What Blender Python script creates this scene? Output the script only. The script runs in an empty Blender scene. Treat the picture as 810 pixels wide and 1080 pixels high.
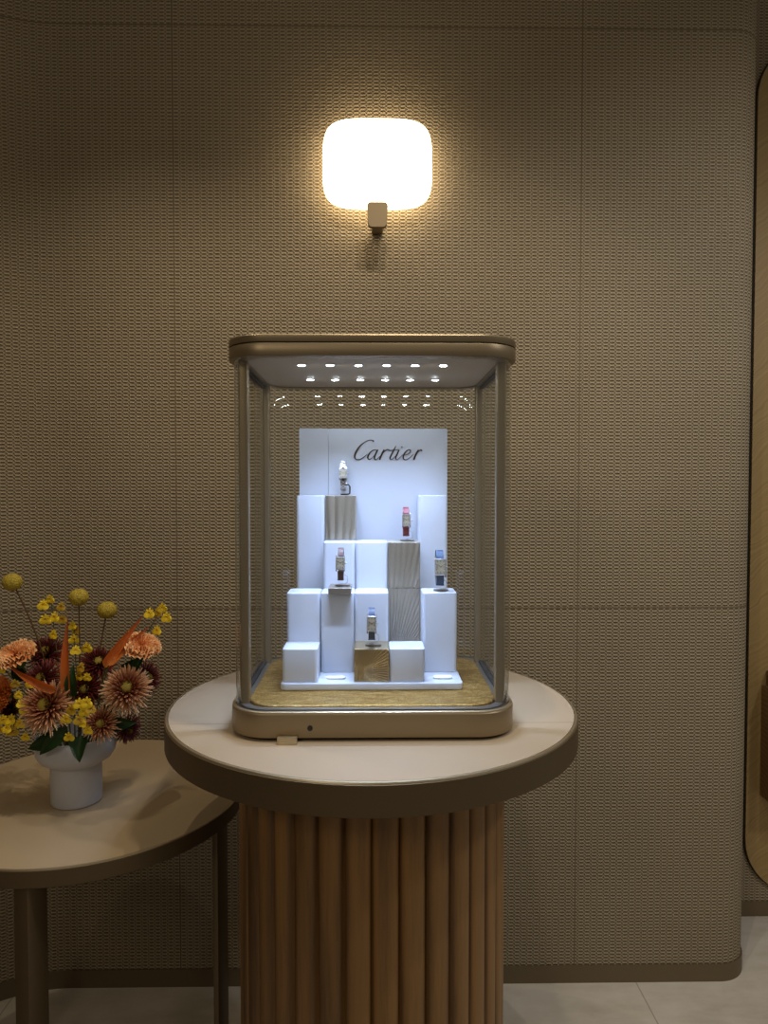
import bpy, bmesh, math, random
from mathutils import Vector, Matrix
random.seed(7)
C = bpy.context.scene.collection
PI = math.pi
sin, cos = math.sin, math.cos

# ------------------------------------------------------------------ colour / materials
def lin(r, g, b):
    f = lambda c: (c/255/12.92) if c/255 <= .04045 else ((c/255+.055)/1.055)**2.4
    return (f(r), f(g), f(b), 1)

def mat(name, col, rough=.5, metal=0, **kw):
    m = bpy.data.materials.new(name); m.use_nodes = True
    b = m.node_tree.nodes['Principled BSDF']
    b.inputs['Base Color'].default_value = col
    b.inputs['Roughness'].default_value = rough
    b.inputs['Metallic'].default_value = metal
    for k, v in kw.items():
        b.inputs[k.replace('_', ' ')].default_value = v
    return m

def N(m, kind, **kw):
    n = m.node_tree.nodes.new(kind)
    for k, v in kw.items(): setattr(n, k, v)
    return n
def L(m, a, b): m.node_tree.links.new(a, b)
def bsdf(m): return m.node_tree.nodes['Principled BSDF']
def M2(m, op, a, b=None, c=None):
    n = N(m, 'ShaderNodeMath', operation=op)
    for i, v in enumerate((a, b, c)):
        if v is None: continue
        if isinstance(v, (int, float)): n.inputs[i].default_value = v
        else: L(m, v, n.inputs[i])
    return n.outputs[0]
def ramp(m, fac, stops, interp='LINEAR'):
    r = N(m, 'ShaderNodeValToRGB'); r.color_ramp.interpolation = interp
    e = r.color_ramp.elements
    while len(e) < len(stops): e.new(.5)
    for i, (p, c) in enumerate(stops): e[i].position = p; e[i].color = c
    L(m, fac, r.inputs[0]); return r.outputs[0]
def mixc(m, fac, a, b):
    n = N(m, 'ShaderNodeMix', data_type='RGBA')
    if isinstance(fac, (int, float)): n.inputs[0].default_value = fac
    else: L(m, fac, n.inputs[0])
    for i, v in ((6, a), (7, b)):
        if isinstance(v, tuple): n.inputs[i].default_value = v
        else: L(m, v, n.inputs[i])
    return n.outputs[2]
def bump(m, h, strength=.3, dist=.01):
    n = N(m, 'ShaderNodeBump'); n.inputs['Strength'].default_value = strength
    n.inputs['Distance'].default_value = dist
    L(m, h, n.inputs['Height']); L(m, n.outputs[0], bsdf(m).inputs['Normal'])
def noise(m, vec, scale, detail=3, rough=.5):
    n = N(m, 'ShaderNodeTexNoise'); n.inputs['Scale'].default_value = scale
    n.inputs['Detail'].default_value = detail; n.inputs['Roughness'].default_value = rough
    if vec is not None: L(m, vec, n.inputs['Vector'])
    return n.outputs['Fac']
def objco(m, scale=None):
    t = N(m, 'ShaderNodeTexCoord').outputs['Object']
    if scale:
        mp = N(m, 'ShaderNodeMapping'); mp.inputs['Scale'].default_value = scale
        L(m, t, mp.inputs[0]); return mp.outputs[0]
    return t

# woven wall covering; UV is in metres along the wall and up it
def wall_material(seams_u, seams_v):
    m = mat('woven_wallcovering', lin(150, 130, 100), .85)
    uv = N(m, 'ShaderNodeUVMap').outputs[0]
    s = N(m, 'ShaderNodeSeparateXYZ'); L(m, uv, s.inputs[0])
    u, v = s.outputs[0], s.outputs[1]
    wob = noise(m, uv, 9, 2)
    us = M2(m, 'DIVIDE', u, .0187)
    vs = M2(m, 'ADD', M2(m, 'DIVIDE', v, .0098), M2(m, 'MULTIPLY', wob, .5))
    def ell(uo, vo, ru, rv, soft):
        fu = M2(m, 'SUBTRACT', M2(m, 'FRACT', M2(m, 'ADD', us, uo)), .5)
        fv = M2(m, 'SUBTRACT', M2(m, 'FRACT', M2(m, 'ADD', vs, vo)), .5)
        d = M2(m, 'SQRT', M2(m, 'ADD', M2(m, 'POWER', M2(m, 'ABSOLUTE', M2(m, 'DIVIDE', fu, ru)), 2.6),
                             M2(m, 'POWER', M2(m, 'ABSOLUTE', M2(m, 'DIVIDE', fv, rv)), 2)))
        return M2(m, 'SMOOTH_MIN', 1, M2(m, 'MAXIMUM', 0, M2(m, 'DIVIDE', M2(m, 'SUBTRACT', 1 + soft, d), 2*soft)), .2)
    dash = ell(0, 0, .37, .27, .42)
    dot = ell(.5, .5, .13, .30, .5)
    recess_shade = M2(m, 'MINIMUM', 1, M2(m, 'ADD', dash, M2(m, 'MULTIPLY', dot, .85)))
    seam = None
    for lst, c in ((seams_u, u), (seams_v, v)):
        for x in lst:
            k = M2(m, 'LESS_THAN', M2(m, 'ABSOLUTE', M2(m, 'SUBTRACT', c, x)), .0017)
            seam = k if seam is None else M2(m, 'MAXIMUM', seam, k)
    depth = recess_shade if seam is None else M2(m, 'MAXIMUM', recess_shade, seam)
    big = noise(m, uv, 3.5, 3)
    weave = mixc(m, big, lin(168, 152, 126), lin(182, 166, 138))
    shade_and_seam = lin(92, 76, 54)  # dark tone paints the shade under the raised scales; panel seams share it
    col = mixc(m, M2(m, 'MULTIPLY', depth, .8), weave, shade_and_seam)
    L(m, col, bsdf(m).inputs['Base Color'])
    bump(m, M2(m, 'SUBTRACT', 1, depth), .9, .004)
    bsdf(m).inputs['Specular IOR Level'].default_value = .25
    return m

def wood_material(name, c1, c2, axis='Z', scale=1., rough=.5, chevron=False):
    m = mat(name, c1, rough)
    co = objco(m)
    if chevron:
        s = N(m, 'ShaderNodeSeparateXYZ'); L(m, co, s.inputs[0])
        zz = M2(m, 'PINGPONG', M2(m, 'ADD', s.outputs[0], .04), .12)
        d = M2(m, 'ADD', M2(m, 'MULTIPLY', zz, .8), s.outputs[2])
        n1 = noise(m, co, 6, 3)
        g = M2(m, 'ADD', M2(m, 'MULTIPLY', d, 26), M2(m, 'MULTIPLY', n1, 3))
        cmb = N(m, 'ShaderNodeCombineXYZ'); L(m, g, cmb.inputs[0])
        f = noise(m, cmb.outputs[0], 3.2, 4, .65)
    else:
        sc = {'Z': (38, 38, 2.2), 'X': (2.2, 38, 38)}[axis]
        mp = N(m, 'ShaderNodeMapping'); mp.inputs['Scale'].default_value = tuple(k*scale for k in sc)
        L(m, co, mp.inputs[0])
        low = noise(m, mp.outputs[0], .35, 2)
        w = N(m, 'ShaderNodeTexWave', wave_type='RINGS', rings_direction='SPHERICAL')
        w.inputs['Scale'].default_value = .55; w.inputs['Distortion'].default_value = 5
        w.inputs['Detail'].default_value = 2; w.inputs['Detail Scale'].default_value = .6
        L(m, mp.outputs[0], w.inputs[0])
        fine = noise(m, mp.outputs[0], 5, 4, .7)
        f = M2(m, 'ADD', M2(m, 'MULTIPLY', w.outputs['Fac'], .35),
               M2(m, 'ADD', M2(m, 'MULTIPLY', fine, .45), M2(m, 'MULTIPLY', low, .3)))
    L(m, ramp(m, f, [(.25, c2), (.75, c1)]), bsdf(m).inputs['Base Color'])
    bump(m, f, .12, .002)
    return m

MT = {}
MT['bronze'] = mat('champagne_bronze', lin(148, 131, 104), .42, .7)
MT['bronze_dark'] = mat('dark_bronze', lin(106, 90, 66), .5, .6)
MT['bright_edge'] = mat('polished_edge', lin(200, 184, 152), .38, .9)
MT['gap'] = mat('shadow_gap_rubber', lin(26, 22, 18), .7)
MT['ledge'] = mat('satin_steel', lin(175, 172, 165), .3, .9)
MT['white'] = mat('white_lacquer', lin(206, 211, 222), .28)
MT['white_tag'] = mat('white_tag', lin(245, 246, 250), .35)
MT['vase'] = mat('matte_white_ceramic', lin(198, 198, 204), .75)
MT['black'] = mat('black_plastic', lin(16, 16, 17), .35)
MT['steel'] = mat('polished_steel', lin(228, 228, 230), .26, .85)
MT['dial'] = mat('silver_dial', lin(182, 172, 150), .45, .3)
MT['ink'] = mat('dial_print', lin(30, 28, 30), .5)
MT['stand_metal'] = mat('taupe_stand', lin(132, 122, 110), .4, .3)
MT['letter'] = mat('dark_bronze_letter', lin(72, 58, 50), .35, .5)
MT['lamp_arm'] = mat('lamp_bronze', lin(128, 110, 82), .5, .5)
MT['acrylic'] = mat('clear_acrylic', (1, 1, 1, 1), .05, 0, Transmission_Weight=.85, IOR=1.3)
MT['ceil_panel'] = mat('lid_ceiling', lin(168, 150, 124), .6, 0)
MT['stem'] = mat('green_stem', lin(86, 84, 40), .6)
MT['stem_dark'] = mat('dark_stem', lin(92, 62, 30), .6)
MT['skirting'] = mat('bronze_skirting', lin(112, 96, 72), .5, .3)

def strap_mat(name, c):
    m = mat(name, c, .5); n = noise(m, objco(m), 900, 2); bump(m, n, .3, .0006); return m
MT['strap_red'] = strap_mat('burgundy_strap', lin(120, 22, 40))
MT['strap_brown'] = strap_mat('brown_strap', lin(72, 34, 26))
MT['strap_blue'] = strap_mat('blue_strap', lin(28, 62, 98))
MT['strap_navy'] = strap_mat('navy_strap', lin(24, 48, 84))

def glass_mat(name, tint, k=1.0):
    m = bpy.data.materials.new(name); m.use_nodes = True
    nt = m.node_tree; nt.nodes.clear()
    o = N(m, 'ShaderNodeOutputMaterial'); mx = N(m, 'ShaderNodeMixShader')
    t = N(m, 'ShaderNodeBsdfTransparent'); t.inputs[0].default_value = tint
    g = N(m, 'ShaderNodeBsdfGlossy'); g.inputs['Roughness'].default_value = 0.0
    fr = N(m, 'ShaderNodeFresnel'); fr.inputs[0].default_value = 1.5
    # inside the slab the ray leaves the glass: keep the same outer ratio on both faces
    gi = N(m, 'ShaderNodeNewGeometry')
    ior = N(m, 'ShaderNodeMix'); ior.inputs[2].default_value = 1.5; ior.inputs[3].default_value = 1/1.5
    L(m, gi.outputs['Backfacing'], ior.inputs[0]); 
    lw = N(m, 'ShaderNodeLayerWeight'); lw.inputs[0].default_value = .5
    f = M2(m, 'MULTIPLY', M2(m, 'ADD', .045, M2(m, 'MULTIPLY', M2(m, 'POWER', lw.outputs['Facing'], 5), .9)), k)
    L(m, f, mx.inputs[0]); L(m, t.outputs[0], mx.inputs[1]); L(m, g.outputs[0], mx.inputs[2])
    L(m, mx.outputs[0], o.inputs[0]); return m
MT['glass'] = glass_mat('clear_glass', (.975, .985, .98, 1), .85)
MT['glass_curve'] = glass_mat('thick_curved_glass', (.968, .978, .974, 1), 1.3)

def emit_mat(name, col, s):
    m = bpy.data.materials.new(name); m.use_nodes = True
    b = bsdf(m); b.inputs['Base Color'].default_value = (.8, .8, .8, 1)
    b.inputs['Emission Color'].default_value = col; b.inputs['Emission Strength'].default_value = s
    return m
MT['lamp'] = emit_mat('opal_glass_lit', (1, .82, .54, 1), 6)
MT['led'] = emit_mat('led_lit', (.82, .90, 1, 1), 150)

# leather table tops
def leather(name, c1, c2, seam_y=None):
    m = mat(name, c1, .5); co = objco(m)
    n = noise(m, co, 5, 3)
    col = mixc(m, n, c1, c2)
    if seam_y is not None:
        s = N(m, 'ShaderNodeSeparateXYZ'); L(m, co, s.inputs[0])
        k = M2(m, 'LESS_THAN', M2(m, 'ABSOLUTE', M2(m, 'SUBTRACT', s.outputs[1], seam_y)), .0016)
        col = mixc(m, M2(m, 'MULTIPLY', k, .5), col, lin(130, 105, 78))
    L(m, col, bsdf(m).inputs['Base Color'])
    bump(m, noise(m, co, 420, 2), .08, .001)
    return m
MT['leather'] = leather('taupe_leather', lin(180, 161, 134), lin(186, 167, 140), -.135)
MT['leather_low'] = leather('taupe_leather_low', lin(178, 156, 124), lin(186, 164, 130))

# gold leaf mat
m = mat('gold_leaf', lin(190, 150, 80), .38, .8); co = objco(m, (1, 2.2, 1))
n1 = noise(m, co, 42, 6, .75); n2 = noise(m, objco(m, (3, 1, 1)), 120, 4, .7)
f = M2(m, 'ADD', M2(m, 'MULTIPLY', n1, .6), M2(m, 'MULTIPLY', n2, .4))
L(m, ramp(m, f, [(.34, lin(120, 84, 34)), (.5, lin(186, 146, 74)), (.66, lin(232, 206, 140))]), bsdf(m).inputs['Base Color'])
bump(m, f, .7, .004); MT['gold_leaf'] = m
MT['champagne'] = mat('champagne_metal', lin(188, 178, 160), .36, .6)
MT['gold_metal'] = mat('gold_metal', lin(194, 176, 138), .25, .85)

# floor stone
m = mat('stone_floor', lin(150, 140, 124), .38); co = objco(m)
n1 = noise(m, co, 2.2, 6, .6); n2 = noise(m, objco(m, (1, 3, 1)), 7, 5, .65)
f = M2(m, 'ADD', M2(m, 'MULTIPLY', n1, .6), M2(m, 'MULTIPLY', n2, .4))
colr = ramp(m, f, [(.3, lin(178, 168, 152)), (.52, lin(208, 199, 184)), (.7, lin(222, 215, 203))])
br = N(m, 'ShaderNodeTexBrick'); br.offset = 0
br.inputs['Scale'].default_value = 1; br.inputs['Mortar Size'].default_value = .002
br.inputs['Brick Width'].default_value = .9; br.inputs['Row Height'].default_value = .9
mpn = N(m, 'ShaderNodeMapping'); mpn.inputs['Location'].default_value = (.13, .3, 0)
L(m, co, mpn.inputs[0]); L(m, mpn.outputs[0], br.inputs[0])
L(m, mixc(m, M2(m, 'MULTIPLY', br.outputs['Fac'], .5), colr, lin(110, 100, 88)), bsdf(m).inputs['Base Color'])
MT['floor'] = m
MT['walnut'] = wood_material('walnut_reed', lin(146, 107, 60), lin(80, 55, 28), 'Z', 1, .48)
MT['oak_chevron'] = wood_material('oak_chevron', lin(176, 146, 92), lin(132, 104, 60), 'Z', 1, .5, True)
MT['walnut_box'] = wood_material('walnut_cabinet', lin(140, 104, 60), lin(104, 72, 40), 'X', 1, .5)

# ------------------------------------------------------------------ mesh helpers
def obj(name, bm, m, parent=None, smooth=35, loc=None):
    bmesh.ops.recalc_face_normals(bm, faces=bm.faces) if not getattr(bm, '_keep', False) else None
    me = bpy.data.meshes.new(name); bm.to_mesh(me); bm.free()
    if isinstance(m, (list, tuple)):
        for k in m: me.materials.append(k)
    else: me.materials.append(m)
    if smooth:
        me.polygons.foreach_set('use_smooth', [True]*len(me.polygons))
        try: me.set_sharp_from_angle(angle=math.radians(smooth))
        except Exception: pass
    o = bpy.data.objects.new(name, me); C.objects.link(o)
    if parent: o.parent = parent
    if loc: o.location = loc
    return o
def tag(o, label=None, cat=None, group=None, kind=None):
    if label: o['label'] = label
    if cat: o['category'] = cat
    if group: o['group'] = group
    if kind: o['kind'] = kind
    return o
def thing(name, label, cat, loc=(0, 0, 0), group=None):
    o = bpy.data.objects.new(name, None); C.objects.link(o); o.location = loc
    o.empty_display_size = .02
    return tag(o, label, cat, group)
def struct(name, bm, m, **kw):
    return tag(obj(name, bm, m, **kw), kind='structure')

def rrect(w, d, r, n=8, cx=0, cy=0):
    r = max(min(r, w/2-1e-5, d/2-1e-5), 1e-5); P = []
    for k, (sx, sy) in enumerate(((1, 1), (-1, 1), (-1, -1), (1, -1))):
        for i in range(n+1):
            a = k*PI/2 + i/n*PI/2
            P.append((cx+sx*(w/2-r)+r*cos(a), cy+sy*(d/2-r)+r*sin(a)))
    return P
def circle(r, n=64, cx=0, cy=0):
    return [(cx+r*cos(2*PI*i/n), cy+r*sin(2*PI*i/n)) for i in range(n)]
def loft(bm, rings, cap0=True, cap1=True, closed=True):
    V = [[bm.verts.new(p) for p in R] for R in rings]
    n = len(V[0])
    for a, b in zip(V[:-1], V[1:]):
        for i in range(n if closed else n-1):
            j = (i+1) % n
            bm.faces.new((a[i], a[j], b[j], b[i]))
    if cap0: bm.faces.new(V[0][::-1])
    if cap1: bm.faces.new(V[-1])
    return V
def rr_loft(bm, prof, w, d, r, cx=0, cy=0, n=8, cap0=True, cap1=True):
    """prof: list of (inset, z)"""
    loft(bm, [[(x, y, z) for x, y in rrect(w-2*i, d-2*i, r-i, n, cx, cy)] for i, z in prof], cap0, cap1)
def ring_loft(bm, prof, w, d, r, cx=0, cy=0, n=8):
    """closed profile swept round a rounded rectangle (a hollow band)"""
    loft(bm, [[(x, y, z) for x, y in rrect(w-2*i, d-2*i, r-i, n, cx, cy)] for i, z in prof+[prof[0]]], False, False)
    bmesh.ops.remove_doubles(bm, verts=bm.verts, dist=1e-6)
def lathe(bm, prof, n=64, cx=0, cy=0, cap0=True, cap1=True):
    loft(bm, [[(x, y, z) for x, y in circle(r, n, cx, cy)] for r, z in prof], cap0, cap1)
def box(bm, x0, x1, y0, y1, z0, z1, bev=0):
    mt = Matrix.Translation(((x0+x1)/2, (y0+y1)/2, (z0+z1)/2)) @ Matrix.Diagonal((x1-x0, y1-y0, z1-z0, 1))
    g = bmesh.ops.create_cube(bm, size=1, matrix=mt)
    if bev:
        es = list({e for v in g['verts'] for e in v.link_edges})
        bmesh.ops.bevel(bm, geom=es, offset=bev, segments=2, affect='EDGES', profile=.5)
def tube(bm, pts, r, n=8, caps=True):
    pts = [Vector(p) for p in pts]; rings = []
    rs = r if isinstance(r, (list, tuple)) else [r]*len(pts)
    up = None
    for i, p in enumerate(pts):
        t = (pts[min(i+1, len(pts)-1)]-pts[max(i-1, 0)]).normalized()
        if up is None:
            up = t.orthogonal().normalized()
        up = (up - t*up.dot(t)); up = up.normalized() if up.length > 1e-6 else t.orthogonal().normalized()
        s = t.cross(up)
        rings.append([p+(up*cos(2*PI*k/n)+s*sin(2*PI*k/n))*rs[i] for k in range(n)])
    loft(bm, rings, caps, caps)
def bez(a, b, c, d, n=12):
    a, b, c, d = map(Vector, (a, b, c, d))
    return [a*(1-t)**3+b*3*t*(1-t)**2+c*3*t*t*(1-t)+d*t**3 for t in [i/n for i in range(n+1)]]

# ------------------------------------------------------------------ camera
HC = 1.45; F = 750.
PITCH = math.atan(F/22700); YAW = math.atan(11/F)
cam_d = bpy.data.cameras.new('camera'); cam = bpy.data.objects.new('camera', cam_d); C.objects.link(cam)
cam.location = (0, 0, HC); cam.rotation_euler = (PI/2-PITCH, 0, -YAW)
cam_d.sensor_fit = 'VERTICAL'; cam_d.sensor_height = 36; cam_d.lens = 36*F/1080; cam_d.clip_start = .02
bpy.context.scene.camera = cam
def at(px, py, Y):
    x = (px-405)/F; z = -(py-540)/F
    fy = cos(PITCH)+z*sin(PITCH); zz = -sin(PITCH)+z*cos(PITCH)
    X = x*cos(YAW)+fy*sin(YAW); YY = -x*sin(YAW)+fy*cos(YAW)
    return Vector((X/YY*Y, Y, HC+zz/YY*Y))

# ------------------------------------------------------------------ the room shell
D = 2.035
def strip(name, path, z0, z1, m, thick=.02, u0=0.):
    """a wall along a plan path, UV in metres; thickness away from the room (to the left of the walking direction)"""
    bm = bmesh.new(); uvl = bm.loops.layers.uv.new('UVMap')
    us = [u0]
    for a, b in zip(path[:-1], path[1:]): us.append(us[-1]+math.dist(a, b))
    off = []
    for i, p in enumerate(path):
        a = Vector(path[max(i-1, 0)]); b = Vector(path[min(i+1, len(path)-1)])
        t = (b-a).normalized(); off.append(Vector(p)+Vector((-t.y, t.x))*thick)
    F0 = [[bm.verts.new((p[0], p[1], z)) for p in path] for z in (z0, z1)]
    B0 = [[bm.verts.new((p[0], p[1], z)) for p in off] for z in (z0, z1)]
    def quad(vs, uvs):
        f = bm.faces.new(vs)
        for l, w in zip(f.loops, uvs): l[uvl].uv = w
    for i in range(len(path)-1):
        quad((F0[0][i], F0[0][i+1], F0[1][i+1], F0[1][i]), ((us[i], z0), (us[i+1], z0), (us[i+1], z1), (us[i], z1)))
        quad((B0[0][i+1], B0[0][i], B0[1][i], B0[1][i+1]), ((us[i+1], z0), (us[i], z0), (us[i], z1), (us[i+1], z1)))
        quad((F0[1][i], F0[1][i+1], B0[1][i+1], B0[1][i]), ((0, 0),)*4)
        quad((F0[0][i+1], F0[0][i], B0[0][i], B0[0][i+1]), ((0, 0),)*4)
    for i in (0, len(path)-1):
        quad((F0[0][i], F0[1][i], B0[1][i], B0[0][i]), ((0, 0),)*4)
    return struct(name, bm, m, smooth=40)
def arc(cx, cy, r, a0, a1, n=14):
    return [(cx+r*cos(math.radians(a0+(a1-a0)*i/n)), cy+r*sin(math.radians(a0+(a1-a0)*i/n))) for i in range(n+1)]
ZT = 3.3
xs_l = at(186, 540, D).x; xs_r = at(610, 540, D).x
zs_t = at(400, 28, D).z; zs_m = at(700, 641, D).z
RL, XL0 = .34, -.88
left_arc = arc(XL0, D-RL, RL, 180, 90)
back_path = [(XL0, D)] + [(1.0205, D)] + arc(1.0205, D+.1, .1, -90, 0)[1:] + [(1.1205, 2.5)]
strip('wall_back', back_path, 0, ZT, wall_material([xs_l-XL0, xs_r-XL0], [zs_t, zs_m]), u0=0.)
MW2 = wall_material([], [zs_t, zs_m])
# walking direction keeps the wall body on the left
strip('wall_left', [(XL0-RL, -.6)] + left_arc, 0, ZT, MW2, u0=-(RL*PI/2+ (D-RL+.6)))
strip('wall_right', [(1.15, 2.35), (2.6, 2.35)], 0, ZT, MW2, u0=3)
def offs(path, d):
    out = []
    for i, p in enumerate(path):
        a = Vector(path[max(i-1, 0)]); b = Vector(path[min(i+1, len(path)-1)])
        t = (b-a).normalized(); q = Vector(p)-Vector((-t.y, t.x))*d; out.append((q.x, q.y))
    return out
def skirting(name, path, h):
    return strip(name, offs(path, .004), 0, h, MT['skirting'], thick=.0035)
skirting('baseboard_back', back_path[:-1], .052)
skirting('baseboard_left', [(XL0-RL, -.6)]+left_arc, .052)
skirting('baseboard_right', [(1.16, 2.35), (2.6, 2.35)], .05)
bm = bmesh.new(); box(bm, -2.2, 3.0, -1.6, 3.2, -.05, 0)
struct('floor', bm, MT['floor'], smooth=0)

# oak panel and cabinet beyond the rounded wall end
def xz_rr(x0, x1, z0, z1, r, n=10):
    return [(x+(x0+x1)/2, z+(z0+z1)/2) for x, z in rrect(x1-x0, z1-z0, r, n)]
px0 = at(793, 515, 2.335).x
pn = thing('wall_panel', 'tall oak wall panel with chevron grain and rounded corners beyond the rounded wall end', 'wall panel', (px0+.6, 2.349, .08))
def xz_prism(bm, P, y0, y1, bev=0):
    rings = [[(x, y1, z) for x, z in P], [(x, y0, z) for x, z in P]]
    loft(bm, rings)
bm = bmesh.new(); xz_prism(bm, xz_rr(-.6, .6, .0, 2.83, .19), -.012, .0); obj('board', bm, MT['oak_chevron'], pn)
bm = bmesh.new()
P1 = xz_rr(-.604, .604, -.004, 2.834, .194); P0 = xz_rr(-.6005, .6005, -.0005, 2.8305, .1905)
loft(bm, [[(x, -.001, z) for x, z in P0], [(x, -.005, z) for x, z in P0], [(x, -.005, z) for x, z in P1], [(x, -.001, z) for x, z in P1]], False, False)
obj('edge_trim', bm, MT['gap'], pn)
cb = thing('wall_cabinet', 'brown wooden cabinet fixed low on the chevron oak panel', 'cabinet', (at(802, 790, 2.335).x+.3, 2.336, .42))
bm = bmesh.new(); box(bm, -.3, .3, -.1, -.001, 0, .375, .004); obj('body', bm, MT['walnut_box'], cb)
bm = bmesh.new(); box(bm, -.285, .3, -.08, -.001, .376, .425, .003); obj('top_ledge', bm, MT['walnut_box'], cb)

# ------------------------------------------------------------------ wall lamp
lc = at(398, 174, D-.05)
lamp = thing('wall_lamp', 'glowing rounded rectangular wall light with a small bronze bracket', 'wall lamp', (lc.x, D, lc.z-.16))
bm = bmesh.new(); rings = []
W2, H2 = .1500, .1215
for t, yy in [(.0, -.022), (.55, -.0225), (.80, -.026), (.94, -.034), (1, -.05), (.985, -.062), (.93, -.074), (.8, -.085), (.55, -.0935), (.25, -.0965)]:
    t = max(t, .02); R = []
    for i in range(72):
        a = 2*PI*i/72; c, s = cos(a), sin(a); e = 2/4.2
        R.append((W2*t*math.copysign(abs(c)**e, c), yy, .16+H2*t*math.copysign(abs(s)**e, s)))
    rings.append(R)
loft(bm, rings); obj('lamp_shade', bm, MT['lamp'], lamp, smooth=60)
bm = bmesh.new()
loft(bm, [[(x*s, y, z) for x, z in xz_rr(-.0285, .0285, -.031, .034, .010)] for y, s in ((-.115, .96), (-.113, 1), (-.099, 1))])
for v in bm.verts: v.co.x *= (.86+.14*((v.co.z+.031)/.065)) ; 
obj('bracket', bm, MT['lamp_arm'], lamp)
bm = bmesh.new(); box(bm, -.016, .016, -.1, -.001, -.012, .008, .004); obj('arm', bm, MT['lamp_arm'], lamp)

# ------------------------------------------------------------------ big round table
TX, TY, TZ, TR = -.003, 1.395, 1.03, .394
tb = thing('pedestal_table', 'tall round table with pale leather top, bronze rim and reeded wooden drum base', 'table', (TX, TY, 0))
bm = bmesh.new(); lathe(bm, [(.3, TZ-.003), (TR-.0075, TZ-.003), (TR-.0075, TZ-.0003), (TR-.009, TZ)], 160, cap0=True)
obj('tabletop', bm, MT['leather'], tb)
bm = bmesh.new(); lathe(bm, [(.2, TZ-.053), (TR-.003, TZ-.053), (TR, TZ-.051), (TR, TZ-.004), (TR-.002, TZ-.0032), (.3, TZ-.0031)], 160)
obj('rim', bm, MT['bronze_dark'], tb)
bm = bmesh.new(); lathe(bm, [(TR-.0065, TZ-.003), (TR-.0015, TZ-.003), (TR-.0025, TZ-.0006), (TR-.0065, TZ-.0001)], 160, cap0=False, cap1=False)
obj('edge_strip', bm, MT['bright_edge'], tb)
bm = bmesh.new(); NR = 34; RP = .2455
P = []
for k in range(NR):
    a0 = 2*PI*(k+.5)/NR; half = PI/NR
    for i in range(11):
        t = -1+2*i/11
        rr = RP + .0135*math.sqrt(max(0, 1-abs(t)**2.4))
        a = a0+half*t; P.append((rr*sin(a), -rr*cos(a)))
loft(bm, [[(x, y, z) for x, y in P] for z in (.0, TZ-.0535)])
obj('reeded_drum', bm, MT['walnut'], tb, smooth=50)

# ------------------------------------------------------------------ low round table at left
SX, SY, SZ, SR = -.631, 1.587, .77, .333
st = thing('side_table', 'lower round table with taupe leather top and dark metal bar legs', 'table', (SX, SY, 0))
bm = bmesh.new(); lathe(bm, [(.2, SZ-.0025), (SR-.005, SZ-.0025), (SR-.005, SZ-.0002), (SR-.006, SZ)], 128)
obj('tabletop', bm, MT['leather_low'], st)
bm = bmesh.new(); lathe(bm, [(.2, SZ-.035), (SR-.002, SZ-.035), (SR, SZ-.033), (SR, SZ-.003), (SR-.0015, SZ-.0026), (.2, SZ-.0026)], 128)
obj('rim', bm, MT['bronze_dark'], st)
bm = bmesh.new(); lathe(bm, [(SR-.0042, SZ-.0025), (SR-.001, SZ-.0025), (SR-.0015, SZ-.0006), (SR-.0042, SZ)], 128, cap0=False, cap1=False)
obj('edge_strip', bm, MT['bright_edge'], st)
for (ppx, rr, wx, wy, rot) in ((32, .305, .040, .040, -30), (232, .312, .05, .012, 77), (-60, .3, .036, .018, 70)):
    # foot on the circle of radius rr that projects to column ppx
    k = at(ppx, 900, 1).x
    best = min(((abs((SX+rr*cos(math.radians(a)))/(SY+rr*sin(math.radians(a)))-k), a) for a in (range(-130, 20) if ppx > 0 else range(120, 200))))
    a = math.radians(best[1])
    bm = bmesh.new(); box(bm, -wx/2, wx/2, -wy/2, wy/2, 0, SZ-.0355, .0015)
    lg = obj('leg', bm, MT['bronze_dark'], st); lg.location = (rr*cos(a), rr*sin(a), 0); lg.rotation_euler.z = math.radians(rot)

# ------------------------------------------------------------------ glass display case
CX, CY, CW, CD, CR = -.0015, 1.3685, .490, .402, .07
case = thing('display_case', 'lit glass showcase with rounded corners and bronze lid standing on the round table', 'display case', (CX, CY, TZ+.0005))
Z = TZ+.0005
b0 = 0
bm = bmesh.new(); rr_loft(bm, [(.010, 0), (.010, .0042)], CW, CD, CR); obj('foot', bm, MT['gap'], case)
bm = bmesh.new(); rr_loft(bm, [(.004, .0044), (.0006, .006), (0, .0075), (0, .0445), (.0012, .0462)], CW, CD, CR, n=16); obj('base', bm, MT['bronze'], case)
bm = bmesh.new(); ring_loft(bm, [(.0012, .0463), (.0012, .0483), (.003, .0493), (.0062, .0493), (.0062, .0463)], CW, CD, CR, n=16); obj('base_trim', bm, MT['bright_edge'], case)
bm = bmesh.new(); ring_loft(bm, [(.0142, .0463), (.0142, .0493), (.0285, .0493), (.0285, .0463)], CW, CD, CR, n=16); obj('inner_ledge', bm, MT['ledge'], case)
bm = bmesh.new(); ring_loft(bm, [(.0065, .0463), (.0065, .0475), (.0139, .0475), (.0139, .0463)], CW, CD, CR, n=16); obj('glass_channel', bm, MT['gap'], case)
bm = bmesh.new(); rr_loft(bm, [(.029, .0463), (.029, .0505), (.0305, .052)], CW, CD, CR+.012, n=16); obj('gold_mat', bm, MT['gold_leaf'], case, smooth=20)
ZB = .0480; ZG = .635       # glass from/to
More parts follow.
